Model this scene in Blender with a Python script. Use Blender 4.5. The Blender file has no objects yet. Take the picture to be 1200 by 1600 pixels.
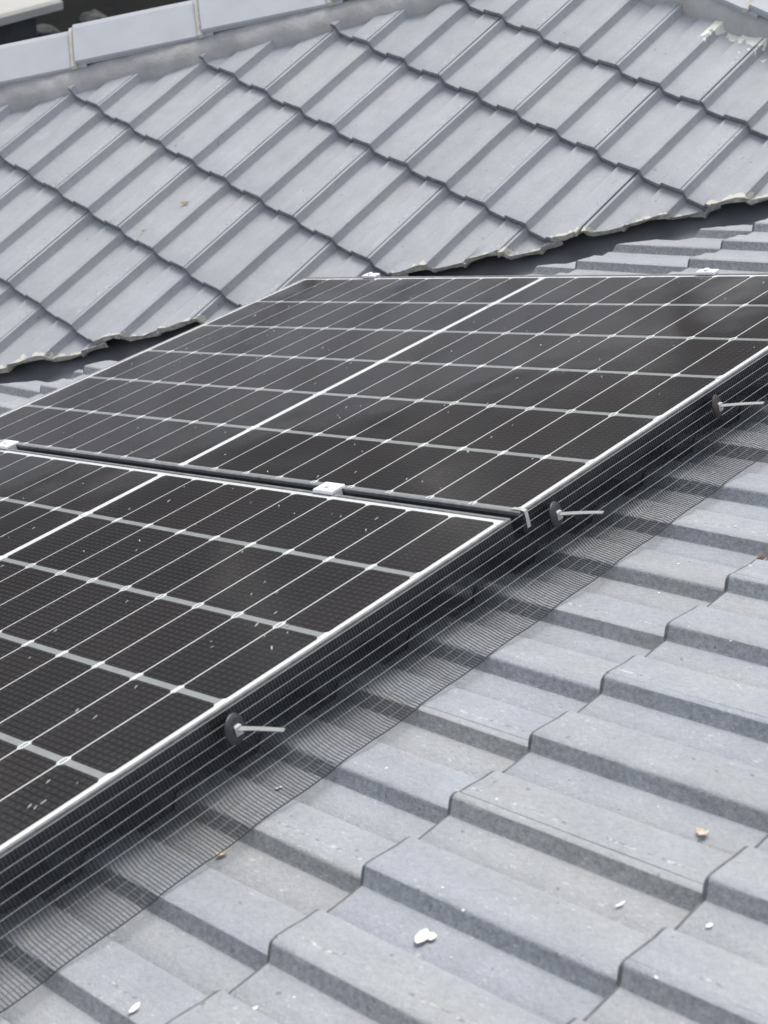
import bpy, bmesh, math, random
from mathutils import Vector, Matrix, noise
random.seed(7)
sc = bpy.context.scene
COL = sc.collection
H = 3.6                      # height of the first panel's centre above the ground
PITCH = math.radians(25.92)

# ------------------------------------------------------------------ camera, light, exposure
cam_d = bpy.data.cameras.new('camera')
cam = bpy.data.objects.new('camera', cam_d); COL.objects.link(cam); sc.camera = cam
cam_d.sensor_fit = 'VERTICAL'; cam_d.sensor_height = 36.0; cam_d.lens = 2420.2 / 1600 * 36.0
cam_d.dof.use_dof = True; cam_d.dof.focus_distance = 2.9; cam_d.dof.aperture_fstop = 9.0
cam_d.clip_start = 0.05; cam_d.clip_end = 2000
cam.matrix_world = Matrix(((-0.68195, -0.41152, 0.60464, 2.1169),
                           (0.72525, -0.48741, 0.48625, 1.7596),
                           (0.09461, 0.77012, 0.63085, 1.8277 + H),
                           (0, 0, 0, 1)))
world = bpy.data.worlds.new('World'); sc.world = world; world.use_nodes = True
wn = world.node_tree
bg = wn.nodes['Background']
sky = wn.nodes.new('ShaderNodeTexSky'); sky.sky_type = 'NISHITA'; sky.sun_disc = False
SUN_EL, SUN_AZ = math.radians(56), math.radians(238)     # azimuth measured from +y towards +x
sky.sun_elevation = SUN_EL; sky.sun_rotation = SUN_AZ
sky.air_density = 1.0; sky.dust_density = 1.2; sky.ozone_density = 1.0
hs = wn.nodes.new('ShaderNodeHueSaturation'); hs.inputs['Saturation'].default_value = 0.36      # an overcast, whiter sky
wn.links.new(sky.outputs[0], hs.inputs['Color']); wn.links.new(hs.outputs[0], bg.inputs[0]); bg.inputs[1].default_value = 0.12
sun_d = bpy.data.lights.new('sun', 'SUN'); sun_d.energy = 1.5; sun_d.angle = math.radians(30)
sun_d.color = (1.0, 0.96, 0.9)
sun = bpy.data.objects.new('sun', sun_d); COL.objects.link(sun)
sdir = Vector((math.sin(SUN_AZ) * math.cos(SUN_EL), math.cos(SUN_AZ) * math.cos(SUN_EL), math.sin(SUN_EL)))
sun.rotation_euler = sdir.to_track_quat('Z', 'Y').to_euler(); sun.location = sdir * 20
sc.view_settings.view_transform = 'Standard'; sc.view_settings.look = 'None'
sc.view_settings.gamma = 1; sc.view_settings.use_curve_mapping = False
sc.view_settings.exposure = 1.0

# ------------------------------------------------------------------ helpers
def link(o, parent=None):
    COL.objects.link(o)
    if parent: o.parent = parent
    return o

def mesh_of(name, verts, faces, mats, fm=None, smooth=False):
    me = bpy.data.meshes.new(name)
    me.from_pydata([tuple(v) for v in verts], [], faces)
    for m in (mats if isinstance(mats, (list, tuple)) else [mats]): me.materials.append(m)
    if fm: me.polygons.foreach_set('material_index', fm)
    if smooth: me.polygons.foreach_set('use_smooth', [True] * len(me.polygons))
    me.update(); return me

def obj(name, me, parent=None, loc=None):
    o = bpy.data.objects.new(name, me)
    if loc is not None: o.location = loc
    return link(o, parent)

def thing(name, label, cat, M=None, group=None):
    o = bpy.data.objects.new(name, None); COL.objects.link(o)
    o.empty_display_size = 0.1
    if M is not None: o.matrix_world = M
    o['label'] = label; o['category'] = cat
    if group: o['group'] = group
    return o

def tag(o, label, cat, group=None, kind=None):
    if label: o['label'] = label
    if cat: o['category'] = cat
    if group: o['group'] = group
    if kind: o['kind'] = kind
    return o

class MB:
    def __init__(s): s.v = []; s.f = []
    def box(s, lo, hi, bev=0.0):
        x0, y0, z0 = lo; x1, y1, z1 = hi; n = len(s.v)
        if bev <= 0:
            s.v += [(x0,y0,z0),(x1,y0,z0),(x1,y1,z0),(x0,y1,z0),(x0,y0,z1),(x1,y0,z1),(x1,y1,z1),(x0,y1,z1)]
            s.f += [tuple(n+i for i in q) for q in ((3,2,1,0),(4,5,6,7),(0,1,5,4),(1,2,6,5),(2,3,7,6),(3,0,4,7))]
        else:
            b = bev
            s.v += [(x0,y0,z0),(x1,y0,z0),(x1,y1,z0),(x0,y1,z0),
                    (x0,y0,z1-b),(x1,y0,z1-b),(x1,y1,z1-b),(x0,y1,z1-b),
                    (x0+b,y0+b,z1),(x1-b,y0+b,z1),(x1-b,y1-b,z1),(x0+b,y1-b,z1)]
            s.f += [tuple(n+i for i in q) for q in ((3,2,1,0),(0,1,5,4),(1,2,6,5),(2,3,7,6),(3,0,4,7),
                    (4,5,9,8),(5,6,10,9),(6,7,11,10),(7,4,8,11),(8,9,10,11))]
        return s
    def tube(s, pts, r, k=5, cap=True):
        pts = [Vector(p) for p in pts]; n0 = len(s.v)
        t0 = (pts[1] - pts[0]).normalized()
        a = t0.orthogonal().normalized()
        for i, p in enumerate(pts):
            t = (pts[min(i+1, len(pts)-1)] - pts[max(i-1, 0)]).normalized()
            a = (a - t * a.dot(t)).normalized(); b = t.cross(a)
            for j in range(k):
                an = 2 * math.pi * j / k
                s.v.append(tuple(p + (a * math.cos(an) + b * math.sin(an)) * r))
        for i in range(len(pts) - 1):
            for j in range(k):
                s.f.append((n0+i*k+j, n0+i*k+(j+1)%k, n0+(i+1)*k+(j+1)%k, n0+(i+1)*k+j))
        if cap:
            s.f.append(tuple(n0 + j for j in range(k))[::-1]); s.f.append(tuple(n0+(len(pts)-1)*k+j for j in range(k)))
        return s
    def quad(s, *p):
        n = len(s.v); s.v += [tuple(q) for q in p]; s.f.append(tuple(range(n, n + len(p)))); return s
    def me(s, name, mat, smooth=False): return mesh_of(name, s.v, s.f, mat, smooth=smooth)

# ------------------------------------------------------------------ materials
def mat(name):
    m = bpy.data.materials.new(name); m.use_nodes = True
    nt = m.node_tree; b = nt.nodes['Principled BSDF']
    return m, nt, b
def nd(nt, typ, **kw):
    n = nt.nodes.new(typ)
    for k, v in kw.items():
        if k in n.inputs.keys() if isinstance(k, str) else False: n.inputs[k].default_value = v
        else: setattr(n, k, v)
    return n
def math_n(nt, op, a, b=None, clamp=False):
    n = nt.nodes.new('ShaderNodeMath'); n.operation = op; n.use_clamp = clamp
    for i, x in enumerate((a, b)):
        if x is None: continue
        if isinstance(x, (int, float)): n.inputs[i].default_value = x
        else: nt.links.new(x, n.inputs[i])
    return n.outputs[0]
def noise_n(nt, vec, scale, detail=4, rough=0.55):
    n = nt.nodes.new('ShaderNodeTexNoise'); n.inputs['Scale'].default_value = scale
    n.inputs['Detail'].default_value = detail; n.inputs['Roughness'].default_value = rough
    if vec is not None: nt.links.new(vec, n.inputs['Vector'])
    return n.outputs['Fac']
def ramp_n(nt, fac, stops):
    n = nt.nodes.new('ShaderNodeValToRGB')
    while len(n.color_ramp.elements) < len(stops): n.color_ramp.elements.new(0.5)
    for e, (p, c) in zip(n.color_ramp.elements, stops):
        e.position = p; e.color = (*c, 1) if len(c) == 3 else c
    nt.links.new(fac, n.inputs[0]); return n.outputs[0]
def mix_n(nt, fac, a, b, mode='MIX'):
    n = nt.nodes.new('ShaderNodeMix'); n.data_type = 'RGBA'; n.blend_type = mode
    for i, x in ((0, fac), (6, a), (7, b)):
        if isinstance(x, (int, float)): n.inputs[i].default_value = x
        elif isinstance(x, tuple): n.inputs[i].default_value = (*x, 1)
        else: nt.links.new(x, n.inputs[i])
    return n.outputs[2]
def bump_n(nt, h, strength, dist):
    n = nt.nodes.new('ShaderNodeBump'); n.inputs['Strength'].default_value = strength
    n.inputs['Distance'].default_value = dist; nt.links.new(h, n.inputs['Height']); return n.outputs[0]
def pos(nt): return nt.nodes.new('ShaderNodeNewGeometry').outputs['Position']
def mapping(nt, vec, scale=(1, 1, 1), rot=(0, 0, 0)):
    n = nt.nodes.new('ShaderNodeMapping'); n.inputs['Scale'].default_value = scale; n.inputs['Rotation'].default_value = rot
    nt.links.new(vec, n.inputs['Vector']); return n.outputs[0]

def tile_material(name, base, speck, chips=False, grain=1.0):
    tint = 0.35 if chips else 1.0
    m, nt, b = mat(name)
    P = pos(nt)
    oi = nt.nodes.new('ShaderNodeObjectInfo').outputs['Random']
    obt0 = nt.nodes.new('ShaderNodeVectorMath'); obt0.operation = 'ADD'
    nt.links.new(nt.nodes.new('ShaderNodeTexCoord').outputs['Object'], obt0.inputs[0])
    cmb = nt.nodes.new('ShaderNodeCombineXYZ'); nt.links.new(math_n(nt, 'MULTIPLY', oi, 37.0), cmb.inputs[2]); nt.links.new(cmb.outputs[0], obt0.inputs[1]); obt0 = obt0.outputs[0]
    big = noise_n(nt, mapping(nt, obt0, (7, 2.0, 7)), 1.0, 4); mid = noise_n(nt, P, 14, 6, 0.65); fine = noise_n(nt, P, 420, 3, 0.7)
    obt = nt.nodes.new('ShaderNodeTexCoord').outputs['Object']
    streak = noise_n(nt, mapping(nt, obt, (26, 2.2, 26)), 1.0, 5, 0.6)
    lo = tuple(c * 0.91 for c in base); hi = tuple(min(1, c * 1.07) for c in base)
    c = ramp_n(nt, mid, [(0.28, lo), (0.72, hi)])
    warm = ramp_n(nt, big, [(0.40, (1 - 0.05 * tint, 1 - 0.02 * tint, 1 + 0.03 * tint)), (0.62, (1 + 0.015 * tint, 1 + 0.012 * tint, 1 - 0.012 * tint))])
    c = mix_n(nt, 1.0, c, warm, 'MULTIPLY')
    c = mix_n(nt, math_n(nt, 'MULTIPLY', ramp_n(nt, streak, [(0.5, (0, 0, 0)), (0.8, (1, 1, 1))]), 0.35), c, (base[0]*0.72, base[1]*0.71, base[2]*0.70))
    v = math_n(nt, 'ADD', math_n(nt, 'MULTIPLY', oi, 0.12), 0.94)
    c = mix_n(nt, 1.0, c, ramp_n(nt, v, [(0.0, (0, 0, 0)), (1.0, (1, 1, 1))]), 'MULTIPLY')
    fg = ramp_n(nt, fine, [(0.3, (0.90, 0.90, 0.90)), (0.7, (1.07, 1.07, 1.07))])
    c = mix_n(nt, min(1, 0.9 * grain), c, fg, 'MULTIPLY')
    gr = noise_n(nt, mapping(nt, obt, (150, 95, 150)), 1.0, 4, 0.7)
    c = mix_n(nt, min(1, 0.85 * grain), c, ramp_n(nt, gr, [(0.32, (0.90, 0.90, 0.90)), (0.66, (1.06, 1.06, 1.05))]), 'MULTIPLY')
    # pale weathered flecks, drawn out down the slope
    fl = noise_n(nt, mapping(nt, obt, (260, 90, 260)), 1.0, 2, 0.6)
    area = noise_n(nt, P, 7.0, 3)
    k = math_n(nt, 'MULTIPLY', math_n(nt, 'GREATER_THAN', fl, 0.67), math_n(nt, 'GREATER_THAN', area, 0.52))
    c = mix_n(nt, math_n(nt, 'MULTIPLY', k, speck), c, (0.62, 0.60, 0.54))
    # worn, pitted line beside the side lap of every tile
    sl = nt.nodes.new('ShaderNodeSeparateXYZ'); nt.links.new(obt0, sl.inputs[0])
    ln = math_n(nt, 'LESS_THAN', math_n(nt, 'ABSOLUTE', math_n(nt, 'SUBTRACT', sl.outputs[0], 0.2625)), 0.0022)
    pn = noise_n(nt, mapping(nt, obt0, (160, 110, 160)), 1.0, 1, 0.5)
    lm = noise_n(nt, mapping(nt, obt0, (1, 9, 1)), 1.0, 1, 0.5)
    gate = math_n(nt, 'MULTIPLY', ln, math_n(nt, 'GREATER_THAN', lm, 0.47))
    c = mix_n(nt, math_n(nt, 'MULTIPLY', math_n(nt, 'MULTIPLY', gate, math_n(nt, 'GREATER_THAN', pn, 0.60)), 0.8), c, (0.60, 0.585, 0.53))
    c = mix_n(nt, math_n(nt, 'MULTIPLY', math_n(nt, 'MULTIPLY', gate, math_n(nt, 'LESS_THAN', pn, 0.40)), 0.6), c, (0.17, 0.165, 0.16))
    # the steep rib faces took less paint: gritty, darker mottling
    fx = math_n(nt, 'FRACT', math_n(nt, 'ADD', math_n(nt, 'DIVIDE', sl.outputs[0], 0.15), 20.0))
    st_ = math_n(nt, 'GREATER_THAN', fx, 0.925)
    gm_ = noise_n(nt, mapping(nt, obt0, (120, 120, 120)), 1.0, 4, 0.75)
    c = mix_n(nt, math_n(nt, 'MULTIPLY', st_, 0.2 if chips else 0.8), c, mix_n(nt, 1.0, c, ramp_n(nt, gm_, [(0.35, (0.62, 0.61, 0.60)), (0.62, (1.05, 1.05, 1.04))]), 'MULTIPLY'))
    # small dark lichen dots
    dk = noise_n(nt, P, 60, 1)
    c = mix_n(nt, math_n(nt, 'MULTIPLY', math_n(nt, 'GREATER_THAN', dk, 0.765), 0.5), c, (0.12, 0.12, 0.12))
    if chips:
        sx = nt.nodes.new('ShaderNodeSeparateXYZ'); nt.links.new(P, sx.inputs[0])
        d = math_n(nt, 'ADD', sx.outputs[0], sx.outputs[1])
        n1 = noise_n(nt, P, 38, 3, 0.6)
        d = math_n(nt, 'ADD', d, math_n(nt, 'MULTIPLY', math_n(nt, 'SUBTRACT', n1, 0.5), 0.12))
        edge = math_n(nt, 'GREATER_THAN', d, -1.463 + 0.004)
        # broken upper edge below the right part of the ridge
        z = math_n(nt, 'ADD', sx.outputs[2], math_n(nt, 'MULTIPLY', math_n(nt, 'SUBTRACT', noise_n(nt, P, 22, 3, 0.6), 0.5), 0.10))
        e2 = math_n(nt, 'MULTIPLY', math_n(nt, 'GREATER_THAN', z, RZ_CHIP), math_n(nt, 'GREATER_THAN', sx.outputs[1], -0.47))
        edge = math_n(nt, 'MAXIMUM', edge, e2)
        c = mix_n(nt, edge, c, (0.60, 0.575, 0.49)); c = mix_n(nt, e2, c, (0.78, 0.77, 0.68))
    nt.links.new(c, b.inputs['Base Color'])
    b.inputs['Roughness'].default_value = 0.62; b.inputs['Specular IOR Level'].default_value = 0.35
    hgt = math_n(nt, 'ADD', math_n(nt, 'MULTIPLY', fine, 0.6), math_n(nt, 'MULTIPLY', noise_n(nt, P, 130, 4, 0.7), 1.0))
    nt.links.new(bump_n(nt, hgt, min(1, 0.75 * grain), 0.0032), b.inputs['Normal'])
    return m

RZ_CHIP = H + 0.124
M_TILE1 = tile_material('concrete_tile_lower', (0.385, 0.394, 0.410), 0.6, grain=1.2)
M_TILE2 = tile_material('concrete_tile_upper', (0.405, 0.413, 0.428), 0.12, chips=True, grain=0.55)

def simple(name, col, rough=0.6, metal=0.0, nscale=None, namp=0.15, bump=0.0, bscale=200, bdist=0.001, spec=0.5):
    m, nt, b = mat(name)
    b.inputs['Roughness'].default_value = rough; b.inputs['Metallic'].default_value = metal
    b.inputs['Specular IOR Level'].default_value = spec
    P = pos(nt)
    if nscale:
        f = noise_n(nt, P, nscale, 5, 0.6)
        c = ramp_n(nt, f, [(0.3, tuple(x * (1 - namp) for x in col)), (0.7, tuple(min(1, x * (1 + namp)) for x in col))])
        nt.links.new(c, b.inputs['Base Color'])
    else: b.inputs['Base Color'].default_value = (*col, 1)
    if bump: nt.links.new(bump_n(nt, noise_n(nt, P, bscale, 4, 0.65), bump, bdist), b.inputs['Normal'])
    return m
M_CUT = simple('broken_tile_edge', (0.50, 0.485, 0.44), 0.9, nscale=70, namp=0.4, bump=0.8, bscale=150, bdist=0.004)
M_NOSE2 = simple('grey_tile_nose', (0.19, 0.195, 0.205), 0.8, nscale=60, namp=0.35, bump=0.5, bscale=200, bdist=0.002)  # noses of the upper tiles, darker than the tile faces
M_NOSE = simple('dark_tile_nose', (0.13, 0.135, 0.14), 0.85, nscale=60, namp=0.4, bump=0.6, bscale=200, bdist=0.002)  # noses of the lower tiles, the darkest part of each tile
M_CAP = simple('painted_cap', (0.43, 0.44, 0.46), 0.5, nscale=9, namp=0.06, bump=0.25, bscale=260, bdist=0.0015)
M_MORTAR = simple('mortar', (0.44, 0.425, 0.41), 0.9, nscale=11, namp=0.16, bump=0.6, bscale=70, bdist=0.005)
M_JOINT = simple('cream_joint_mortar', (0.52, 0.49, 0.42), 0.85, nscale=40, namp=0.2, bump=0.6, bscale=140, bdist=0.004)
M_DECK = simple('underlay', (0.035, 0.035, 0.038), 0.8)
M_GUT = simple('painted_sheet_metal', (0.16, 0.165, 0.175), 0.5, nscale=10, namp=0.25, bump=0.2, bscale=60, bdist=0.002)
M_FRAME = simple('black_anodised', (0.060, 0.062, 0.068), 0.42, metal=0.3, nscale=60, namp=0.2)
M_LIP = simple('glare_paled_lip', (0.20, 0.205, 0.21), 0.4, metal=0.2, nscale=70, namp=0.25)  # black frame's lip, with the glare on it put into a paler grey
M_BACK = simple('white_back_sheet', (0.80, 0.81, 0.81), 0.5)
M_BAND = simple('grey_cell_band', (0.36, 0.375, 0.385), 0.45, nscale=30, namp=0.08)
M_MARK = simple('white_contact_mark', (0.85, 0.86, 0.86), 0.4)
M_ALU = simple('bright_aluminium', (0.88, 0.89, 0.90), 0.4, metal=0.15, nscale=80, namp=0.05)
M_WIRE = simple('galvanised_wire', (0.42, 0.42, 0.40), 0.5, metal=0.3)
M_HEM = simple('dark_hem_wire', (0.03, 0.03, 0.032), 0.6)
M_WIREM = simple('mid_grey_wire', (0.24, 0.24, 0.235), 0.6, metal=0.2)  # lower long wires, greyer so they fade over the tiles
M_WIRED = simple('dull_wire', (0.010, 0.010, 0.010), 0.8, metal=0.0, spec=0.15)
M_DISC = simple('dark_disc', (0.045, 0.047, 0.052), 0.45, metal=0.3, nscale=60, namp=0.3)
M_RUST = simple('rusty_disc', (0.055, 0.043, 0.039), 0.6, metal=0.3, nscale=50, namp=0.5)
M_STRAP = simple('pale_strap', (0.44, 0.44, 0.42), 0.45, metal=0.2, nscale=40, namp=0.08)
M_PETAL = simple('petal', (0.86, 0.84, 0.78), 0.6, nscale=120, namp=0.05)
M_LEAF = simple('dry_leaf', (0.34, 0.24, 0.14), 0.8, nscale=120, namp=0.4)
M_LEAFB = simple('pale_dry_leaf', (0.60, 0.50, 0.38), 0.8, nscale=120, namp=0.25)
M_BROWN = simple('brown_leaf', (0.10, 0.045, 0.03), 0.8, nscale=120, namp=0.4)
M_GRIT = simple('pale_grit', (0.34, 0.33, 0.29), 0.8, nscale=200, namp=0.4)

# solar cell with printed busbars
def cell_material():
    m, nt, b = mat('solar_cell')
    obt = nt.nodes.new('ShaderNodeTexCoord').outputs['Object']
    sx = nt.nodes.new('ShaderNodeSeparateXYZ'); nt.links.new(obt, sx.inputs[0])
    def lines(o, period, w):
        f = math_n(nt, 'FRACT', math_n(nt, 'ADD', math_n(nt, 'DIVIDE', o, period), 50.0))
        return math_n(nt, 'LESS_THAN', math_n(nt, 'ABSOLUTE', math_n(nt, 'SUBTRACT', f, 0.5)), w / period / 2)
    bus = lines(sx.outputs[0], 0.0108, 0.0026)
    dash = math_n(nt, 'MULTIPLY', lines(math_n(nt, 'ADD', sx.outputs[0], 0.0054), 0.0108, 0.0066), lines(sx.outputs[1], 0.0150, 0.0013))
    P = pos(nt)
    c0 = ramp_n(nt, noise_n(nt, P, 5, 4), [(0.3, (0.034, 0.028, 0.031)), (0.7, (0.046, 0.039, 0.042))])
    oi = nt.nodes.new('ShaderNodeObjectInfo').outputs['Random']
    c0 = mix_n(nt, oi, c0, (0.030, 0.029, 0.034))
    c = mix_n(nt, math_n(nt, 'MULTIPLY', bus, 0.75), c0, (0.004, 0.004, 0.006))
    c = mix_n(nt, math_n(nt, 'MULTIPLY', dash, 0.5), c, (0.20, 0.19, 0.20))
    nt.links.new(c, b.inputs['Base Color']); b.inputs['Roughness'].default_value = 0.45
    return m
M_CELL = cell_material()

def glass_material():
    m = bpy.data.materials.new('cover_glass'); m.use_nodes = True
    nt = m.node_tree; nt.nodes.clear()
    out = nt.nodes.new('ShaderNodeOutputMaterial')
    tr = nt.nodes.new('ShaderNodeBsdfTransparent'); tr.inputs[0].default_value = (0.96, 0.97, 0.965, 1)
    gl = nt.nodes.new('ShaderNodeBsdfGlossy'); gl.inputs['Roughness'].default_value = 0.06
    df = nt.nodes.new('ShaderNodeBsdfDiffuse'); df.inputs[0].default_value = (0.42, 0.41, 0.40, 1)
    fr = nt.nodes.new('ShaderNodeFresnel'); fr.inputs['IOR'].default_value = 1.42
    P = pos(nt)
    hh = math_n(nt, 'ADD', math_n(nt, 'MULTIPLY', noise_n(nt, P, 260, 3, 0.6), 0.0003), math_n(nt, 'MULTIPLY', noise_n(nt, P, 3.5, 2, 0.5), 0.012))
    nb = bump_n(nt, hh, 0.35, 1.0)
    nt.links.new(nb, gl.inputs['Normal'])
    m1 = nt.nodes.new('ShaderNodeMixShader'); m2 = nt.nodes.new('ShaderNodeMixShader')
    dust = noise_n(nt, P, 9, 6, 0.65); spk = noise_n(nt, P, 330, 2, 0.5)
    d = math_n(nt, 'ADD', math_n(nt, 'MULTIPLY', dust, 0.02), math_n(nt, 'MULTIPLY', math_n(nt, 'GREATER_THAN', spk, 0.76), 0.05))
    nt.links.new(fr.outputs[0], m1.inputs[0]); nt.links.new(tr.outputs[0], m1.inputs[1]); nt.links.new(gl.outputs[0], m1.inputs[2])
    nt.links.new(d, m2.inputs[0]); nt.links.new(m1.outputs[0], m2.inputs[1]); nt.links.new(df.outputs[0], m2.inputs[2])
    nt.links.new(m2.outputs[0], out.inputs[0]); return m
M_GLASS = glass_material()

# ------------------------------------------------------------------ frames of reference
# panel plane: local x = along the panels' short side, local y = up the lower roof, local z = normal
RP = Matrix.Translation((0, 0, H)) @ Matrix.Rotation(PITCH, 4, 'X')
cp, sp = math.cos(PITCH), math.sin(PITCH)
# upper roof: local x = along its courses (world y), local y = up its slope, local z = normal
O2 = Vector((-0.8045, -1.7822, -0.411 + H))
R2 = Matrix(((0, -cp, sp, O2.x), (1, 0, 0, O2.y), (0, sp, cp, O2.z), (0, 0, 0, 1)))

# ------------------------------------------------------------------ ground
n = 24; vs = []; fs = []
for i in range(n + 1):
    for j in range(n + 1):
        x = (i / n - 0.5); y = (j / n - 0.5)
        x = math.copysign(abs(2 * x) ** 2.2, x) * 600; y = math.copysign(abs(2 * y) ** 2.2, y) * 600
        vs.append((x, y, -0.02 + 0.02 * math.sin(x * 0.7) * math.cos(y * 0.5)))
for i in range(n):
    for j in range(n): a = i * (n + 1) + j; fs.append((a, a + n + 1, a + n + 2, a + 1))
gm = simple('dark_ground', (0.006, 0.0065, 0.007), 0.95, nscale=1.6, namp=0.5, spec=0.2, bump=0.3, bscale=12, bdist=0.03)
g = obj('ground', mesh_of('ground', vs, fs, gm)); g['kind'] = 'structure'

# belt of trees added out of view, to darken what the panels mirror
rt = random.Random(5); mb = MB(); core = MB()
M_LEAVES = simple('dark_foliage', (0.040, 0.055, 0.030), 0.8, nscale=2.5, namp=0.5)
for i in range(26):
    an = math.radians(150 + i * 6.2 + rt.uniform(-1.5, 1.5)); rr = rt.uniform(19, 23)
    cxx, cyy = math.cos(an) * rr, math.sin(an) * rr; hh = rt.uniform(6.5, 9.5); w = rt.uniform(2.2, 3.4)
    core.tube([(cxx, cyy, 0), (cxx + .1, cyy, hh * .45), (cxx, cyy + .1, hh * .8)], 0.22, 6)
    for j in range(620):
        d = Vector((rt.gauss(0, 1), rt.gauss(0, 1), rt.gauss(0, 1))).normalized() * rt.uniform(0.55, 1.0)
        p = Vector((cxx + d.x * w * (1 + .3 * noise.noise(d * 3)), cyy + d.y * w, hh * 0.55 + d.z * hh * 0.47 * (1 + .25 * noise.noise(d * 2.5 + Vector((i, 0, 0))))))
        a = Vector((rt.gauss(0, 1), rt.gauss(0, 1), rt.gauss(0, 1))).normalized(); b = a.orthogonal().normalized(); q = rt.uniform(.25, .5)
        mb.quad(p - a * q, p + b * q * .6, p + a * q, p - b * q * .6)
fb = obj('added_tree_belt', mb.me('added_tree_belt', M_LEAVES)); tag(fb, 'dark belt of leafy trees added out of view to darken the panel reflections', 'trees', kind='stuff')
tk = obj('trunks', core.me('trunks', M_DARKBARK := simple('bark', (0.06, 0.05, 0.04), 0.9)), fb); tk['kind'] = 'stuff'

# pale slab roof of a low outbuilding beyond the hip, and a few light stones before it
M_SLAB = simple('cream_slab', (0.46, 0.45, 0.42), 0.8, nscale=1.5, namp=0.12)
M_GWALL = simple('dark_grey_wall', (0.05, 0.052, 0.055), 0.9, nscale=4, namp=0.4)
ob = thing('low_outbuilding', 'low outbuilding with a cream slab roof and dark wall beyond the hip, top left', 'outbuilding', Matrix.Translation((-2.95, -9.08, 0)))
obj('slab_roof', MB().box((-2.1, -1.6, 0.62), (2.6, 1.3, 0.70), 0.02).me('slab_roof', M_SLAB), ob)
obj('wall', MB().box((-1.95, -1.45, 0.0), (2.45, 1.15, 0.619)).me('wall', M_GWALL), ob)

rk = random.Random(21)
M_STONE = simple('grey_rubble', (0.05, 0.053, 0.053), 0.9, nscale=9, namp=0.5)
for i, (x, y, s_, lab) in enumerate(((-4.78, -8.10, .075, 'grey rubble piece beyond the hip, at the left picture edge'), (-5.05, -8.25, .10, 'grey rubble piece beyond the hip, second from the left picture edge'),
        (-5.30, -8.45, .07, 'smaller grey rubble piece before the cream slab'), (-5.45, -8.62, .09, 'grey rubble piece under the corner of the cream slab'), (-5.95, -8.55, .11, 'large dark rubble piece right of the cream slab'),
        (-5.75, -8.42, .06, 'smallest rubble piece just above the hip cap'))):
    bm = bmesh.new(); bmesh.ops.create_icosphere(bm, subdivisions=2, radius=s_)
    for v_ in bm.verts: v_.co = Vector((v_.co.x * 1.5, v_.co.y, v_.co.z * 0.7)) * (1 + 0.45 * noise.noise(v_.co * 14 + Vector((i * 5, 0, 0)))); v_.co.z += s_ * 0.5
    me = bpy.data.meshes.new('rubble'); me.materials.append(M_STONE); bm.to_mesh(me); bm.free()
    o = obj('rubble', me, None, (x, y, 0)); o.rotation_euler = (0, 0, rk.uniform(0, 6)); tag(o, lab, 'rubble', 'rubble on the dark ground')

# ------------------------------------------------------------------ roof tiles
RIB, G1, G2 = 0.15, 0.3594, 0.3225
PR = [(0.0, 0.0), (0.03, 0.0002), (0.054, 0.0003), (0.0575, -0.0016), (0.0605, 0.0020), (0.0630, 0.0108), (0.068, 0.0128),
      (0.085, 0.0135), (0.105, 0.0170), (0.122, 0.0192), (0.134, 0.0204), (0.1382, 0.0192), (0.1405, 0.0160),
      (0.1470, 0.0030), (0.15, 0.0002)]
PRC = [(0.0, 0.0), (0.03, 0.0002), (0.0545, 0.0004), (0.0565, -0.0050), (0.0595, -0.0050), (0.0605, 0.0105), (0.064, 0.0130),
      (0.085, 0.0150), (0.105, 0.0185), (0.122, 0.0215), (0.134, 0.0232), (0.1375, 0.0225), (0.1395, 0.019),
      (0.1480, 0.0020), (0.15, 0.0)]     # crisper ribs of the upper roof
JOINT = 0.127
def prof(gap, dl, dr, PR=PR):
    """cross-section of one double-ribbed tile: from the joint on one rib to the joint two ribs on"""
    pts = []
    def h(x):
        x = x % RIB
        for (a, ha), (b, hb) in zip(PR, PR[1:]):
            if a <= x <= b: return ha + (hb - ha) * (x - a) / (b - a)
    xs = [JOINT - RIB + gap]
    for k in range(-1, 2):
        xs += [k * RIB + x for x, _ in PR[:-1] if JOINT - RIB + 0.003 < k * RIB + x < JOINT + RIB - 0.002]
    xs += [JOINT + RIB - gap]
    xs = sorted(set(round(x, 5) for x in xs))
    pts = [(x, h(x)) for x in xs]
    pts[0] = (pts[0][0], pts[0][1] - dl); pts.insert(1, (pts[0][0] + 0.0015, pts[0][1] + dl * 0.9))
    pts[-1] = (pts[-1][0], pts[-1][1] - dr); pts.insert(-1, (pts[-1][0] - 0.0015, pts[-1][1] + dr))
    return pts
PROF1 = prof(-0.0004, 0.0001, 0.0001); PROF2 = prof(0.0010, 0.0024, 0.0012, PRC)
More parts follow.
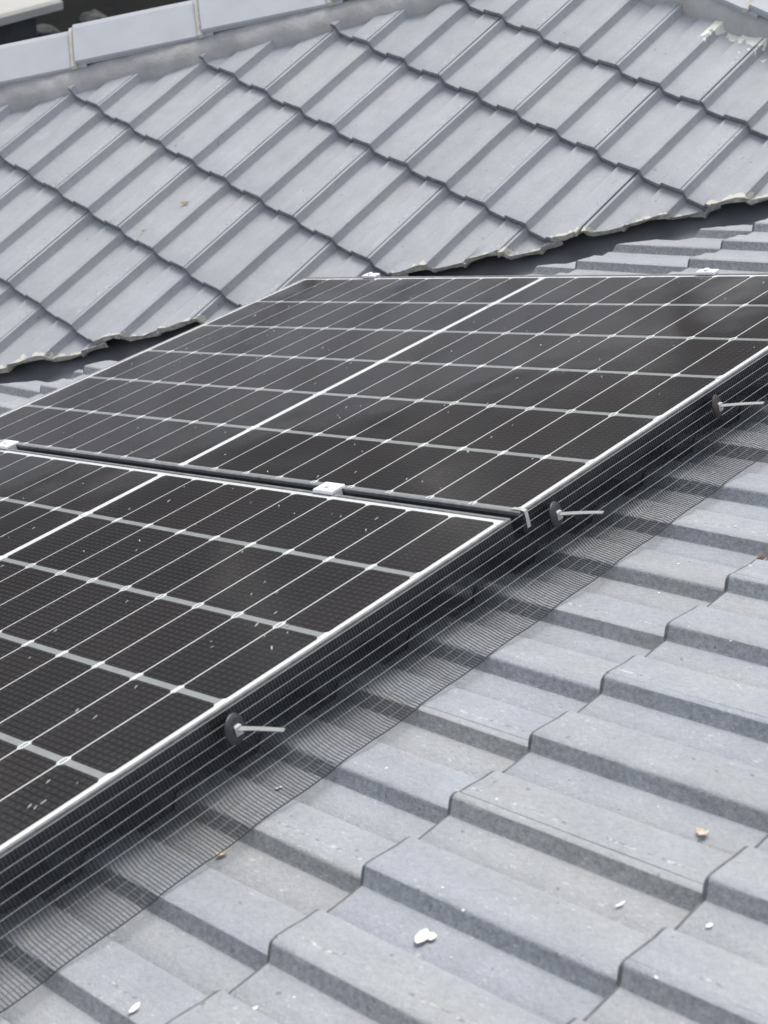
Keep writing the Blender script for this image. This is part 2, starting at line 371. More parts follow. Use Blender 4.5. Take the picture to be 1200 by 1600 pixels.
def tile_geo(g, seed=0):
    PROF = PROF1 if seed < 10 else PROF2
    T = 0.022 if seed < 10 else 0.019; rnd = random.Random(seed)
    rows = [(-0.0005, -0.0165), (-0.0015, -0.006), (0.0015, -0.0012), (0.006, 0.0)] + [(s, 0.0) for s in (0.08, 0.16, 0.24, g + 0.03)]
    v = []; f = []; m = len(PROF)
    for (s, dz) in rows:
        for (x, h) in PROF:
            lift = T * (1 - s / g)
            j = noise.noise(Vector((x * 40, s * 30, seed * 3.1))) * 0.0006
            e = noise.noise(Vector((x * 60, seed * 7.7, 0))) * 0.0012 if s < 0.01 else 0
            v.append((x, s + e, h + lift + dz + j))
    nt_ = len(v)
    for (s, dz) in (rows[0], rows[-1]):
        for (x, h) in PROF: v.append((x, s + 0.001, h * 0.9 + T * (1 - s / g) - 0.0165))
    R = len(rows)
    for i in range(R - 1):
        for k in range(m - 1): a = i * m + k; f.append((a, a + 1, a + m + 1, a + m))
    b0, b1 = nt_, nt_ + m
    for k in range(m - 1): f.append((b0 + k, b1 + k, b1 + k + 1, b0 + k + 1))
    for k in range(m - 1): f.append((k + 1, k, b0 + k, b0 + k + 1)); a = (R - 1) * m + k; f.append((a, a + 1, b1 + k + 1, b1 + k))
    f.append(tuple([i * m for i in range(R)] + [b1, b0])); f.append(tuple([i * m + m - 1 for i in range(R)][::-1] + [b0 + m - 1, b1 + m - 1]))
    return v, f
def tile_mesh(g, mats, seed):
    v, f = tile_geo(g, seed); me = mesh_of('tile', v, f, mats, smooth=True)
    m = len(PROF1 if seed < 10 else PROF2) - 1
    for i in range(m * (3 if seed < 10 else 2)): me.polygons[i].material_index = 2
    bm = bmesh.new(); bm.from_mesh(me); bmesh.ops.recalc_face_normals(bm, faces=bm.faces)
    for e in bm.edges:
        if len(e.link_faces) == 2 and e.calc_face_angle(0) > math.radians(38): e.smooth = False
    bm.to_mesh(me); bm.free(); return me

def cut_tile(me0, M, planes, jag=0.005):
    """cut a copy of a tile by planes given in the roof's frame; None when nothing is left"""
    bm = bmesh.new(); bm.from_mesh(me0); bm.transform(M); cut = False
    for (co, no, jg, frac) in planes:
        co = Vector(co); no = Vector(no).normalized()
        ds = [(v.co - co).dot(no) for v in bm.verts]
        if max(ds) <= 0: continue
        if min(ds) >= -0.01: bm.free(); return None, False
        cut = True
        r = bmesh.ops.bisect_plane(bm, geom=bm.verts[:] + bm.edges[:] + bm.faces[:], dist=1e-5, plane_co=co, plane_no=no, clear_outer=True)
        edges = [e for e in r['geom_cut'] if isinstance(e, bmesh.types.BMEdge)]
        verts = set(v for e in edges for v in e.verts)
        tang = no.cross(Vector((0, 0, 1)))
        for v in verts:
            t = v.co.dot(tang)
            d = (noise.noise(Vector((t * 55, v.co.z * 60, co.x * 9))) * 1.3 + noise.noise(Vector((t * 17, 3, 0)))) * jg
            v.co += no * d
            if jg > 0.002: v.co.z += noise.noise(Vector((t * 70, 9.1, v.co.z * 50))) * 0.0035
        try:
            ff = bmesh.ops.holes_fill(bm, edges=edges, sides=0)['faces']
            for f_ in ff: f_.material_index = 1 if jg > 0.002 else 0; f_.smooth = False
            bmesh.ops.triangulate(bm, faces=ff)
        except Exception: pass
    bm.transform(M.inverted())
    if not cut: bm.free(); return me0, False
    me = bpy.data.meshes.new('tile')
    for m_ in me0.materials: me.materials.append(m_)
    bm.to_mesh(me); bm.free(); return me, True

# ---- lower roof
LOW_N = -0.148
roof1 = thing('tiled_roof', 'lower roof plane of grey double-ribbed concrete tiles carrying the solar panels', 'roof', RP)
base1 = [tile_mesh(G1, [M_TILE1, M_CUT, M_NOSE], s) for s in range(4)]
U0, V0 = 0.1954, 1.151
# cut where the tiles run into the valley: world x + y > c
c1 = -1.335 + sp * LOW_N            # in u + cp*v
pl_v1 = ((c1, 0, 0), (-1, -cp, 0), 0.004, 0)
cnt = 0
for row in range(-10, 5):
    v = V0 + row * G1
    for k in range(-18, 18, 2):
        kk = k + (row % 2)
        u = U0 + kk * RIB
        if u > 2.6 or u < -2.75: continue
        M = Matrix.Translation((u + random.uniform(-.001, .001), v + random.uniform(-.002, .002), LOW_N + random.uniform(-.0003, .0003))) @ Matrix.Rotation(random.uniform(-.0012, .0012), 4, 'Z')
        me, c = cut_tile(random.choice(base1), M, [pl_v1])
        if me is None: continue
        t = obj('tile', me, roof1); t.matrix_local = M; cnt += 1
print('lower tiles', cnt)
# underlay below the tiles, trimmed along the valley
zl = LOW_N - 0.05
def p1(u, v): return (u, v, zl)
vv = lambda u: (c1 - u) / cp
und = MB(); und.quad(p1(-2.8, vv(-2.8) + .05), p1(2.6, vv(2.6) + .05), p1(2.6, 2.9), p1(-2.8, 2.9))
obj('underlay', und.me('underlay', M_DECK), roof1)

# ---- upper roof
roof2 = thing('tiled_roof', 'upper roof plane of grey tiles with ragged cream cut edge along the valley', 'roof', R2)
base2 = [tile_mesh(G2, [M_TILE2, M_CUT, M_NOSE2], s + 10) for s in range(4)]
LAPS = {6: -1.97, 5: -1.645, 4: -1.317, 3: -0.99, 2: -0.6574, 1: -0.3198, 0: 0.0, -1: 0.3325, -2: 0.6548, -3: 0.9508}
UP_N = -0.012
# cutting lines, (x = along course, y = upslope)
pl_v2 = lambda j: ((1.092, 0.0, 0), (1, -cp * 1.0, 0), 0.007 * j, 0)       # x - cp*y... set below
# valley edge: world x + y = -1.463  ->  O2.x - cp*y + O2.y + x = -1.463
cv = -1.463 - O2.x - O2.y
hip_c = (-0.484, -0.107)
pl_hip = ((hip_c[0] - 0.03, hip_c[1], 0), (-1, 0.90, 0), 0.001, 0)
pl_ridge = ((0, 1.262, 0), (0, 1, 0), 0.010, 0)
cnt = 0
for L, yb in LAPS.items():
    for k in range(-26, 24, 2):
        kk = k + ((L + 1) % 2)
        x = kk * RIB
        M = Matrix.Translation((x + random.uniform(-.001, .001), yb + random.uniform(-.002, .002), UP_N + random.uniform(-.001, .001))) @ Matrix.Rotation(random.uniform(-.004, .004), 4, 'Z')
        if x > 2.9: continue
        cc = (cv + random.uniform(-0.012, 0.012), 0, 0)
        no = (1, -cp, 0)
        me, c = cut_tile(random.choice(base2), M, [(cc, no, 0.006, 0), pl_hip, pl_ridge])
        if me is None: continue
        t = obj('tile', me, roof2); t.matrix_local = M; cnt += 1
print('upper tiles', cnt)
und = MB(); z = -0.045
hx = lambda y: hip_c[0] + (y - hip_c[1]) * 0.90
und.quad((hx(1.27), 1.27, z), (hx(-2.3), -2.3, z), (cv - cp * 2.3 - .09, -2.3, z), (cv + cp * 1.27 - .09, 1.27, z))
obj('underlay', und.me('underlay', M_DECK), roof2)

# hip and ridge: capping tiles bedded in mortar (all in the upper roof's frame)
R2i = R2.inverted()
def w2(x, y, z=0): return R2 @ Vector((x, y, z))
def cap_run(start_w, dir_w, side_w, n_caps, length, name, first_off=0.0, half=0.135, drop=0.075):
    """angular caps; start_w = apex point of the run (world), side_w = horizontal towards the camera side"""
    d = dir_w.normalized(); s = side_w.normalized(); u = s.cross(d)
    if u.z < 0: u = -u
    for i in range(n_caps):
        a = first_off + i * length
        mb_v = []; mb_f = []
        secs = []
        for (t, lift) in ((0.0, 0.016), (0.003, 0.0195), (length * 0.5, 0.011), (length + 0.035, 0.0)):
            c = start_w + d * (a + t) + u * lift
            th = 0.014
            ring = [c + s * half - u * (drop + 0.0), c + s * (half - 0.001) - u * (drop - 0.006), c + s * 0.016 - u * 0.006, c - u * 0.001,
                    c - s * 0.016 - u * 0.006, c - s * half - u * drop,
                    c - s * (half - .006) - u * (drop + th), c - u * (th + 0.006), c + s * (half - .006) - u * (drop + th)]
            secs.append(ring)
        base = len(secs[0])
        for r_ in secs: mb_v += [R2i @ p for p in r_]
        for q in range(len(secs) - 1):
            for j in range(base): mb_f.append((q * base + j, q * base + (j + 1) % base, (q + 1) * base + (j + 1) % base, (q + 1) * base + j))
        mb_f.append(tuple(range(base))[::-1]); mb_f.append(tuple((len(secs) - 1) * base + j for j in range(base)))
        me = mesh_of(name, mb_v, mb_f, M_CAP)
        bm = bmesh.new(); bm.from_mesh(me); bmesh.ops.recalc_face_normals(bm, faces=bm.faces); bm.to_mesh(me); bm.free()
        obj(name, me, roof2)
        # thin cream joint of mortar squeezed out at the lap
        j = MB(); c = start_w + d * (a - 0.001)
        r0 = []
        for t in (-0.013, 0.006):
            cc = c + d * t
            r0.append([cc + s * (half + 0.004) - u * (drop - 0.012), cc + s * 0.014 + u * 0.006, cc + u * 0.0085, cc - s * 0.014 + u * 0.006, cc - s * (half + 0.002) - u * (drop - 0.014)])
        low = [[p - u * 0.012 for p in r_] for r_ in r0]
        for q in range(4):
            j.quad(*[R2i @ p for p in (r0[0][q], r0[1][q], r0[1][q + 1], r0[0][q + 1])])
            j.quad(*[R2i @ p for p in (low[0][q], r0[0][q], r0[0][q + 1], low[0][q + 1])])
        j.quad(*[R2i @ p for p in (low[0][0], low[1][0], r0[1][0], r0[0][0])])
        obj('joint_mortar', j.me('joint_mortar', M_JOINT), roof2)

def mortar_run(p0, p1_, side_w, up_w, w_in, w_out, name='mortar', seed=0.0, hgt=0.05, toe=0.0):
    """lumpy mortar bed: a swept hump between the tiles and the caps"""
    L = (p1_ - p0).length; n = int(L / 0.012); d = (p1_ - p0).normalized()
    prof_ = [(-w_out, -0.07), (-w_out * 0.8, hgt * 0.8), (0, hgt), (w_in * 0.45, hgt * 0.75), (w_in * 0.72, hgt * 0.45), (w_in * 0.9, hgt * 0.18), (w_in * 1.0, -0.015), (w_in * 1.0, -0.06)]
    v = []; f = []
    for i in range(n + 1):
        c = p0 + d * (L * i / n); t = L * i / n
        wob = 0.016 * noise.noise(Vector((t * 7, seed, 0))) + 0.008 * noise.noise(Vector((t * 31, seed, 4)))
        for (a, h) in prof_:
            k = max(0.0, a / w_in)
            q = c + side_w * (a + wob * k) + up_w * (h + 0.006 * noise.noise(Vector((t * 22, a * 40, seed))) )
            v.append(R2i @ q)
    m = len(prof_)
    for i in range(n):
        for j in range(m - 1): a = i * m + j; f.append((a, a + m, a + m + 1, a + 1))
    me = mesh_of(name, v, f, M_MORTAR, smooth=True)
    bm = bmesh.new(); bm.from_mesh(me); bmesh.ops.recalc_face_normals(bm, faces=bm.faces); bm.to_mesh(me); bm.free()
    return obj(name, me, roof2)

# hip: the line through the upper ends of the cut tiles
q_ = Vector((1, 1, 0)).normalized()                   # horizontal, towards the camera
hip_d = (w2(hx(1.0), 1.0) - w2(hx(-1.0), -1.0)).normalized()
side = (q_ - hip_d * q_.dot(hip_d)).normalized(); up_h = side.cross(hip_d); up_h = up_h if up_h.z > 0 else -up_h
CAP_LOW = w2(-0.339, 0.068, 0.05)                      # a point on the lower edge of a cap at a joint
apex = CAP_LOW - side * 0.135 + up_h * 0.075
NB = 5
cap_run(apex - hip_d * 0.43 * NB, hip_d, side, 9, 0.43, 'hip_tile')
mortar_run(w2(hx(-2.2), -2.2), w2(hx(1.25), 1.25), side, up_h, 0.055, 0.22, seed=1.3)
# ridge
ridge_d = Vector((0, 1, 0)); rs = Vector((1, 0, 0))
RL = w2(1.287, 1.288, 0.05)
rap = RL - rs * 0.135 + Vector((0, 0, 1)) * 0.075
cap_run(Vector((rap.x, w2(1.27, 0).y - 0.30, rap.z)), ridge_d, rs, 5, 0.43, 'ridge_tile')
mortar_run(w2(1.0, 1.30), w2(3.0, 1.30), rs, Vector((0, 0, 1)), 0.045, 0.2, seed=5.1)

# ---- valley gutter
drop1 = 0.052
def on1(u, v, dz=0): return RP @ Vector((u, v, LOW_N + dz))
gut = MB()
# both flanges meet on the line world x + y = -1.334
def z1(x, y): return H + (sp * y + LOW_N) / cp - drop1          # lower roof base plane, lowered
def z2(x, y): return O2.z + (-(x - O2.x) * sp) / cp - drop1
s0, s1_ = -2.6, 3.4; cx = -1.334
gv = []; gf = []; N = 40
prof_g = [(-0.30,), (-0.08,), (-0.02,), (0.0,), (0.02,), (0.08,), (0.26,)]
for i in range(N + 1):
    t = s0 + (s1_ - s0) * i / N
    for (o_,) in prof_g:
        x = cx / 2 + t * 0.7071 + o_ * 0.7071 - 0.35; y = cx / 2 - t * 0.7071 + o_ * 0.7071 + 0.35
        zz = max(z1(x, y), z2(x, y)) + 0.0015 * noise.noise(Vector((t * 3, o_ * 8, 0)))
        gv.append((x, y, zz))
for i in range(N):
    for j in range(len(prof_g) - 1): a = i * len(prof_g) + j; gf.append((a, a + len(prof_g), a + len(prof_g) + 1, a + 1))
gu = obj('valley_gutter', mesh_of('valley_gutter', gv, gf, M_GUT, smooth=True))
bm = bmesh.new(); bm.from_mesh(gu.data); bmesh.ops.recalc_face_normals(bm, faces=bm.faces)
bmesh.ops.solidify(bm, geom=bm.faces[:], thickness=0.002); bm.to_mesh(gu.data); bm.free()
tag(gu, 'dark grey sheet metal valley gutter between the two tiled roofs', 'gutter')

# ------------------------------------------------------------------ solar panels
PU, PV, MID = 0.18647, 0.09343, 0.0128
PW, PL, TH = 1.140, 1.722, 0.035
BG, DG = 0.0115, 0.0036                     # grey band between rows, white line between columns
LIP, LIPU = 0.0042, 0.0070      # width of the frame lip along the long and the short ends
def cell_mesh():
    a, b, c = (PU - BG) / 2, (PV - DG) / 2, 0.0055
    out = [(-a + c, -b), (a - c, -b), (a, -b + c), (a, b - c), (a - c, b), (-a + c, b), (-a, b - c), (-a, -b + c)]
    v = [(x, y, 0.0) for x, y in out] + [(x, y, 0.0004) for x, y in out]
    f = [tuple(range(8, 16))] + [(i, (i + 1) % 8, (i + 1) % 8 + 8, i + 8) for i in range(8)]
    return mesh_of('cell', v, f, M_CELL)
ME_CELL = cell_mesh()
def bar(lo, hi, name, m, parent, bev=0.0): return obj(name, MB().box(lo, hi, bev).me(name, m), parent)
hw, hl = PW / 2, PL / 2
def frame_rails(par):
    t = 0.0012
    # long rails with an inner groove, short rails butted between them
    for s in (-1, 1):
        x0, x1 = sorted((s * hw, s * (hw - LIPU)))
        obj('frame_lip', MB().box((x0, -hl, -0.006), (x1, hl, 0.0), 0.0008).me('frame_lip', M_LIP), par); mb = MB()
        xo0, xo1 = sorted((s * hw, s * (hw - 0.002)))
        mb.box((xo0, -hl, -TH), (xo1, hl, -0.0061)); mb.box((min(xo0, xo0 - s * 0.0) if s > 0 else xo0, -hl, -TH), (xo1, hl, -TH + 0.0015))
        fx0, fx1 = sorted((s * (hw - 0.0021), s * (hw - 0.028))); mb.box((fx0, -hl, -TH), (fx1, hl, -TH + 0.0016))
        obj('frame_rail', mb.me('frame_rail', M_FRAME), par)
        y0, y1 = sorted((s * hl, s * (hl - LIP)))
        obj('frame_lip', MB().box((-hw + LIPU + .0003, y0, -0.006), (hw - LIPU - .0003, y1, 0.0), 0.0008).me('frame_lip', M_LIP), par); mb = MB()
        yo0, yo1 = sorted((s * hl, s * (hl - 0.002)))
        mb.box((-hw + .0022, yo0, -TH), (hw - .0022, yo1, -0.0061))
        # shallow horizontal bead along the outer face
        yb0, yb1 = sorted((s * hl, s * (hl + 0.0012))); mb.box((-hw + .0022, yb0, -0.0165), (hw - .0022, yb1, -0.0135)); mb.box((-hw + .0022, yb0, -TH), (hw - .0022, yb1, -TH + 0.003))
        obj('frame_rail', mb.me('frame_rail', M_FRAME), par)
def solar_panel(u_off, label, marks_parity):
    par = thing('solar_panel', label, 'solar panel', RP @ Matrix.Translation((u_off, 0, 0)), 'solar panels mounted in a row on the lower roof')
    frame_rails(par)
    bar((-hw + LIPU, -hl + LIP, -0.0034), (hw - LIPU, hl - LIP, -0.0018), 'back_sheet', M_BACK, par)
    zc = -0.0017
    for r in range(6):
        for sgn in (-1, 1):
            for j in range(9):
                x = (r - 2.5) * PU; y = sgn * (MID / 2 + (j + 0.5) * PV)
                c = obj('cell', ME_CELL, par, (x, y, zc))
    yend = MID / 2 + 9 * PV
    for r in range(1, 6):
        x = (r - 3) * PU
        bar((x - BG / 2 + .0002, -yend, zc), (x + BG / 2 - .0002, yend, zc + 0.0002), 'row_band', M_BAND, par)
    # the last rows end in a grey band too
    bar((3 * PU - BG / 2 + .0002, -yend, zc), (hw - LIPU - 0.0004, yend, zc + 0.0002), 'row_band', M_BAND, par)
    marks = MB()
    for r in range(1, 7):
        x = (r - 3) * PU
        for j in range(-9, 10):
            y = 0 if j == 0 else math.copysign(MID / 2 + abs(j) * PV, j)
            w0 = BG / 2 if r < 6 else BG / 2
            x1 = x + BG / 2 if r < 6 else hw - LIPU - .0006
            z = zc + 0.0004
            if abs(j) == 9: segs = [(-0.004, 0.004)]
            elif j == 0: segs = [(-0.009, 0.009)]
            elif (r + marks_parity) % 2: segs = [(-0.0058, -0.0022), (0.0022, 0.0058)]
            else: segs = [(-0.0042, 0.0042)]
            for a, b in segs: marks.quad((x - BG / 2 - .001, y + a, z), (x1 + .001 * (r < 6), y + a, z), (x1 + .001 * (r < 6), y + b, z), (x - BG / 2 - .001, y + b, z))
    mk = obj('contact_marks', marks.me('contact_marks', M_MARK), par); mk['kind'] = 'stuff'
    obj('cover_glass', MB().quad((-hw + LIPU, -hl + LIP, -0.0006), (hw - LIPU, -hl + LIP, -0.0006), (hw - LIPU, hl - LIP, -0.0006), (-hw + LIPU, hl - LIP, -0.0006)).me('cover_glass', M_GLASS), par)
    return par
UO = 1.1602
solar_panel(0.0, 'upper solar panel nearest the valley, far row of dark half-cut cells', 1)
solar_panel(UO, 'lower left solar panel in the foreground, cut off by the left picture edge', 1)

# rails below
for vpos, lab in ((0.445, 'aluminium rail under the panels, nearer the wire mesh skirt'), (-0.602, 'aluminium rail under the panels, nearer the valley')):
    mb = MB().box((-0.66, vpos - 0.02, -0.078), (1.80, vpos + 0.02, -TH - 0.001)); mb.box((-0.66, vpos - 0.006, -0.084), (1.80, vpos + 0.006, -0.0781))
    r_ = obj('mounting_rail', mb.me('mounting_rail', M_FRAME)); r_.matrix_world = RP; tag(r_, lab, 'rail', 'mounting rails under the solar panels')
# clamps
def clamp(u, v, lab, end=False):
    c = thing('panel_clamp', lab, 'clamp', RP @ Matrix.Translation((u, v, 0)), 'aluminium clamps holding the solar panels')
    w = 0.0165 if not end else 0.011
    l = 0.0235
    mb = MB().box((-w, -l, 0.0006), (w, l, 0.0065), 0.0012)
    if not end: mb.box((-0.0085, -l + .001, -TH), (0.0085, l - .001, 0.0005))
    else: mb.box((-w + .0005, -l + .001, -TH), (-w + 0.006, l - .001, 0.0005))
    obj('clamp_plate', mb.me('clamp_plate', M_ALU), c)
    b = MB(); b.tube([(0, 0, 0.0066), (0, 0, 0.0108)], 0.0062, 12); obj('bolt', b.me('bolt', M_ALU), c)
    return c
um = (UO) / 2
clamp(um, 0.445, 'silver clamp in the middle of the gap between the two solar panels')
clamp(um, -0.602, 'silver clamp between the panels at the left picture edge')
clamp(-0.5705, -0.602, 'small silver clamp on the far panel edge near its left corner', True)
clamp(-0.5705, 0.445, 'small silver clamp on the far panel edge towards the right', True)

# ------------------------------------------------------------------ wire mesh skirts
def roof1_h(u, v):
    x = (u - U0) % RIB
    for (a, ha), (b, hb) in zip(PR, PR[1:]):
        if a <= x <= b: h = ha + (hb - ha) * (x - a) / (b - a)
    s = (v - V0) % G1
    return LOW_N + h + 0.022 * (1 - s / G1)

def skirt(label, axis, a0, a1, outer, sign, prof_pts, detail=True):
    """axis 'u': the skirt runs along local x at local y = outer; axis 'v': along local y at local x = outer"""
    t = thing('wire_mesh_skirt', label, 'wire mesh', RP, 'bird-proofing mesh around the solar panels')
    pts = [Vector((p[0], p[1])) for p in prof_pts]
    # resample the profile every 12.5 mm
    seg = [0]
    for a, b in zip(pts, pts[1:]): seg.append(seg[-1] + (b - a).length)
    def at(d):
        for i in range(len(pts) - 1):
            if d <= seg[i + 1] or i == len(pts) - 2:
                return pts[i].lerp(pts[i + 1], (d - seg[i]) / (seg[i + 1] - seg[i]))
    step = 0.0160; n = int(round(seg[-1] / step)) + 1; step = seg[-1] / (n - 1)
    def place(a, q, ph):
        bulge = (0.0045 * noise.noise(Vector((a * 3.1, ph * 5, 2))) + 0.0012 * noise.noise(Vector((a * 17, ph * 9, 6)))) * min(1.0, ph * 3)
        out = outer + sign * (q.x + bulge); z = q.y + bulge * 0.5
        if axis == 'u' and sign > 0:            # the hem lies on the tiles and follows their ribs
            sm = sum(roof1_h(a + d, out) for d in (-.012, -.006, 0, .006, .012)) / 5 * 0.4 + roof1_h(a, out) * 0.6
            z = max(z + 0.12 * ph * (sm + 0.128), roof1_h(a, out) + 0.0012)
        return (a, out, z) if axis == 'u' else (out, a, z)
    for i in range(n):
        q = at(i * step); ph = i * step / seg[-1]
        m = int((a1 - a0) / (0.012 if axis == 'u' and sign > 0 and ph > 0.6 else 0.09))
        mb = MB(); mb.tube([place(a0 + (a1 - a0) * k / m, q, ph) for k in range(m + 1)], 0.00048 if i < n - 1 else 0.0008, 4, cap=False)
        w = obj('long_wire', mb.me('long_wire', M_WIRE if i < n * 0.62 else (M_WIREM if i < n - 1 else M_HEM)), t)
    mb = MB(); k = a0; dd = [i * ((n - 1) * step) / 9 for i in range(10)]
    while k < a1:
        mb.tube([place(k, at(d) + Vector((-0.001, -0.001)), d / seg[-1]) for d in dd], 0.00050, 4, cap=False); k += 0.0055
    w = obj('cross_wires', mb.me('cross_wires', M_WIRED), t); w['kind'] = 'stuff'
    return t
PROF_F = [(0.004, -0.004), (0.0065, -0.036), (0.017, -0.072), (0.036, -0.100), (0.092, -0.1145)]
PROF_B = [(0.004, -0.004), (0.0065, -0.036), (0.015, -0.068), (0.030, -0.094), (0.060, -0.112)]
skirt('silver wire mesh skirt along the near edge of both panels, with dark discs', 'u', -0.575, 1.95, hl, 1, PROF_F)
skirt('wire mesh skirt behind the far short edge, partly hidden by the panel', 'v', -0.86, 0.86, -hw, -1, PROF_B)
skirt('wire mesh skirt along the left panel edge facing the valley', 'u', -0.575, 1.75, -hl, -1, PROF_B)

# mesh clips: a domed washer on the mesh with a strap standing out of it
def mesh_clip(u, z, lab, m, strap_dir):
    c = thing('mesh_clip', lab, 'mesh clip', RP @ Matrix.Translation((u, 0.880, z)), 'washer clips holding the wire mesh')
    ax = Vector((-0.30, 1.0, 0.12)).normalized(); a = ax.orthogonal().normalized(); b = ax.cross(a)
    v = []; f = []; K = 28
    rings = [(0.0195, -0.001), (0.0205, 0.0006), (0.0190, 0.0024), (0.015, 0.0045), (0.008, 0.0052)]
    for r, h in rings:
        for j in range(K):
            an = 2 * math.pi * j / K; v.append(ax * h + (a * math.cos(an) + b * math.sin(an)) * r)
    for i in range(len(rings) - 1):
        for j in range(K): f.append((i * K + j, i * K + (j + 1) % K, (i + 1) * K + (j + 1) % K, (i + 1) * K + j))
    f.append(tuple((len(rings) - 1) * K + j for j in range(K))); f.append(tuple(range(K))[::-1])
    me = mesh_of('disc', v, f, m, smooth=False); obj('disc', me, c)
    s0 = ax * 0.005; sd = Vector(strap_dir); n_ = sd.normalized(); wdir = Vector((0.95, 0.0, -0.3)); wdir = (wdir - n_ * wdir.dot(n_)).normalized(); hn = n_.cross(wdir)
    v = []; f = []
    for i in range(7):
        t = i / 6; p = s0 + sd * t + Vector((0, 0, 0.0008 * math.sin(t * 3.1)))
        for (aa, bb) in ((-1, -1), (1, -1), (1, 1), (-1, 1)): v.append(p + wdir * (0.0036 - 0.0008 * t) * aa + hn * 0.0007 * bb)
    for i in range(6):
        for j in range(4): f.append((i * 4 + j, i * 4 + (j + 1) % 4, (i + 1) * 4 + (j + 1) % 4, (i + 1) * 4 + j))
    f += [(3, 2, 1, 0), (24, 25, 26, 27)]
    obj('strap', mesh_of('strap', v, f, M_STRAP), c)
    kb = MB(); kb.box((-0.0055, 0.003, -0.007), (0.0055, 0.009, 0.007), 0.0015); obj('strap_lock', kb.me('strap_lock', M_STRAP), c)
mesh_clip(1.173, -0.026, 'dark washer clip with pale strap on the mesh, nearest the camera', M_DISC, (0.001, 0.10, 0.022))
mesh_clip(0.513, -0.027, 'dark washer clip with pale strap just right of the panel gap', M_DISC, (0.013, 0.10, 0.020))
mesh_clip(0.068, -0.027, 'rust tinged washer clip with pale strap at the right picture edge', M_RUST, (0.018, 0.10, 0.018))

# bent strap over the panel corner at the gap
v = []; f = []
path = [(0, -0.020, 0.0012), (0, -0.002, 0.0014), (0, 0.006, 0.0), (0, 0.0075, -0.010), (0.0, 0.009, -0.026)]
for (x, y, z) in path:
    v += [(x - 0.0035 - z * 0.1, y, z), (x + 0.0035 - z * 0.1, y, z), (x + 0.0035 - z * 0.1, y + 0.0008, z + 0.0008), (x - 0.0035 - z * 0.1, y + 0.0008, z + 0.0008)]
for i in range(4):
    for j in range(4): f.append((i * 4 + j, i * 4 + (j + 1) % 4, (i + 1) * 4 + (j + 1) % 4, (i + 1) * 4 + j))
f += [(3, 2, 1, 0), (16, 17, 18, 19)]
st = obj('corner_strap', mesh_of('corner_strap', v, f, M_STRAP)); st.matrix_world = RP @ Matrix.Translation((0.562, 0.861, 0.0))
tag(st, 'short bent metal strap hooked over the panel corner beside the gap', 'strap')

# ------------------------------------------------------------------ fallen bits
def leaf_mesh(L, W, m, curl=0.2, seed=0, lobes=False):
    rnd = random.Random(seed); K = 9; v = []; f = []
    for i in range(K):
        t = i / (K - 1); w = W * math.sin(math.pi * min(0.97, max(0.03, t))) ** 0.7 * (1 + rnd.uniform(-.25, .25) * (2 if lobes else .5))
        for s in (-1, 0, 1): v.append(((t - 0.5) * L, s * w, abs(s) * curl * w + curl * L * 0.5 * (2 * t - 1) ** 2 + 0.0008))
    for i in range(K - 1):
        for j in range(2): a = i * 3 + j; f.append((a, a + 3, a + 4, a + 1))
    me = mesh_of('leaf', v, f, m, smooth=True)
    bm = bmesh.new(); bm.from_mesh(me); bmesh.ops.recalc_face_normals(bm, faces=bm.faces); bmesh.ops.solidify(bm, geom=bm.faces[:], thickness=0.0006); bm.to_mesh(me); bm.free()
    return me
def drop_leaf(name, u, v, L, W, m, lab, cat, rot, seed=0, frame=None, z=None, curl=.2, lobes=False, group=None):
    M = (RP if frame is None else frame) @ Matrix.Translation((u, v, (roof1_h(u, v) if z is None else z) + 0.0012)) @ Matrix.Rotation(rot, 4, 'Z')
    o = obj(name, leaf_mesh(L, W, m, curl, seed, lobes)); o.matrix_world = M; tag(o, lab, cat, group); return o
drop_leaf('petal', 1.278, 1.279, 0.024, 0.008, M_PETAL, 'white petal lying on the near tiles at the bottom centre', 'petal', 0.3, 1)
drop_leaf('petal', 1.272, 1.287, 0.013, 0.006, M_PETAL, 'tiny cream petal scrap touching the white petal', 'petal', 0.8, 2)
drop_leaf('petal', 1.522, 1.083, 0.017, 0.0045, M_PETAL, 'narrow white petal on the tiles near the bottom left', 'petal', 0.2, 3)
drop_leaf('dry_leaf', 0.984, 1.437, 0.018, 0.007, M_LEAFB, 'crumpled beige leaf on the tiles at the lower right', 'leaf', 1.2, 4, curl=.5, lobes=True)
drop_leaf('dry_leaf', 0.394, 1.152, 0.012, 0.006, M_BROWN, 'small dark brown leaf at a tile edge by the right picture edge', 'leaf', 0.4, 5, curl=.5)
drop_leaf('dry_leaf', 1.278, 0.935, 0.015, 0.005, M_LEAFB, 'pale curled leaf just below the mesh at the lower left', 'leaf', -0.4, 6, curl=.6)
drop_leaf('petal', 1.143, 0.892, 0.012, 0.0022, M_PETAL, 'thin white sliver under the mesh below the nearest washer', 'petal', -0.5, 7)
drop_leaf('petal', 1.127, 1.429, 0.013, 0.002, M_PETAL, 'thin curved white sliver at the foot of a rib, lower right', 'petal', -0.3, 8)
drop_leaf('petal', 1.128, 1.544, 0.008, 0.003, M_PETAL, 'white fleck beside the lowest tile joint at the bottom right', 'petal', -0.3, 9)
drop_leaf('petal', 1.452, 1.199, 0.010, 0.0026, M_PETAL, 'white fleck on the tiles at the very bottom left of centre', 'petal', -0.3, 10)
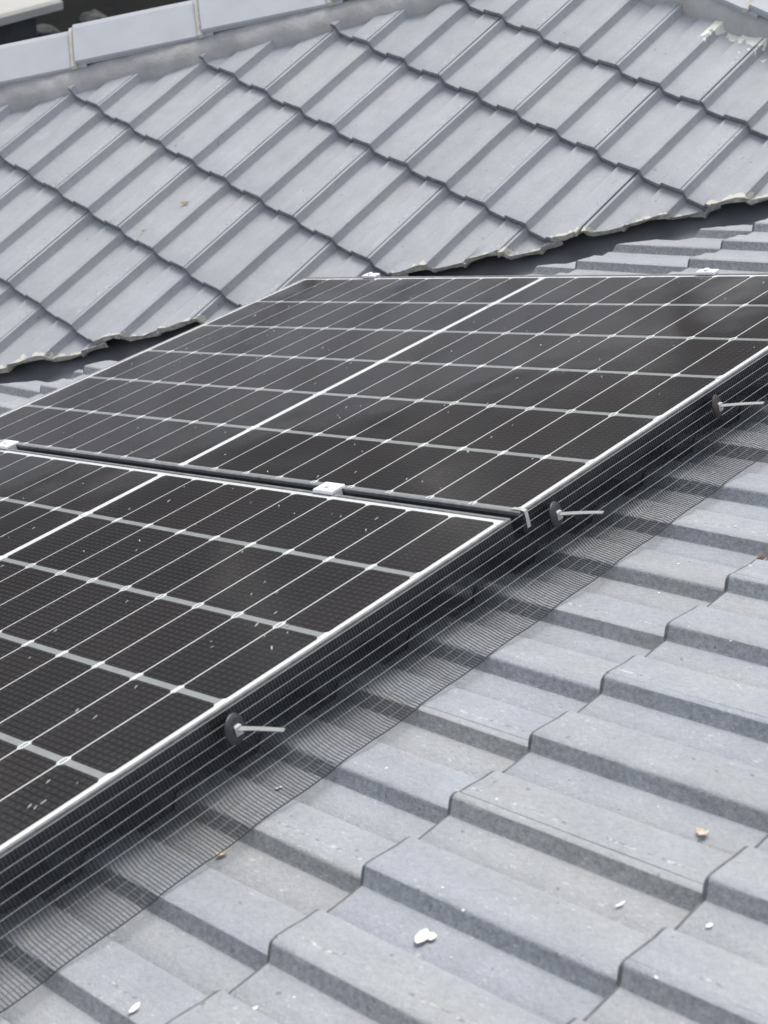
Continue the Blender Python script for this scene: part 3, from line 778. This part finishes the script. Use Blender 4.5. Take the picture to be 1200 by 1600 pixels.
drop_leaf('dry_leaf', 0.385, -0.132, 0.028, 0.005, M_LEAF, 'brown curled leaf on the upper roof at the left', 'leaf', 0.7, 11, frame=R2, z=0.012, curl=.4)
drop_leaf('dry_leaf', 0.348, -0.278, 0.016, 0.003, M_LEAF, 'small tan leaf on the upper roof below the larger brown leaf', 'leaf', 0.7, 12, frame=R2, z=0.008, curl=.4)

def scatter(name, label, cat, n, gen, m, frame=RP):
    mb = MB()
    for i in range(n):
        (x, y, z, L, W, a) = gen(i); ca, sa = math.cos(a), math.sin(a)
        P = [(-L, 0), (-L * .4, -W), (L * .6, -W * .8), (L, 0), (L * .5, W), (-L * .5, W * .8)]
        nn = len(mb.v)
        for (p, q) in P: mb.v.append((x + p * ca - q * sa, y + p * sa + q * ca, z + 0.0002))
        for (p, q) in P: mb.v.append((x + (p * ca - q * sa) * .8, y + (p * sa + q * ca) * .8, z + 0.0012))
        mb.f.append(tuple(nn + 6 + j for j in range(6)))
        for j in range(6): mb.f.append((nn + j, nn + (j + 1) % 6, nn + 6 + (j + 1) % 6, nn + 6 + j))
    o = obj(name, mb.me(name, m)); o.matrix_world = frame; tag(o, label, cat, kind='stuff'); return o
rnd = random.Random(3)
def gen_p(i):
    u = rnd.uniform(-0.54, 1.7); v = rnd.uniform(-0.84, 0.84)
    if 0.555 < u < 0.605: u += 0.06
    s = rnd.uniform(0.5, 1.25) * (1.0 if rnd.random() < .85 else 1.4)
    return (u, v, -0.0005, 0.0042 * s, 0.0009 * s, math.atan2(-0.40, -0.91) + rnd.gauss(0, 0.28))
scatter('fallen_florets', 'tiny pale florets and seed husks scattered over the glass of both panels', 'debris', 240, gen_p, M_GRIT)
def gen_t(i):
    u = rnd.uniform(-1.0, 2.0); v = rnd.uniform(0.80, 1.75); s = rnd.uniform(0.3, 1.0)
    return (u, v, roof1_h(u, v), 0.0030 * s, 0.0016 * s, rnd.uniform(0, 6.3))
scatter('roof_grit', 'tiny pale grit specks strewn over the near roof tiles', 'debris', 120, gen_t, M_PETAL)
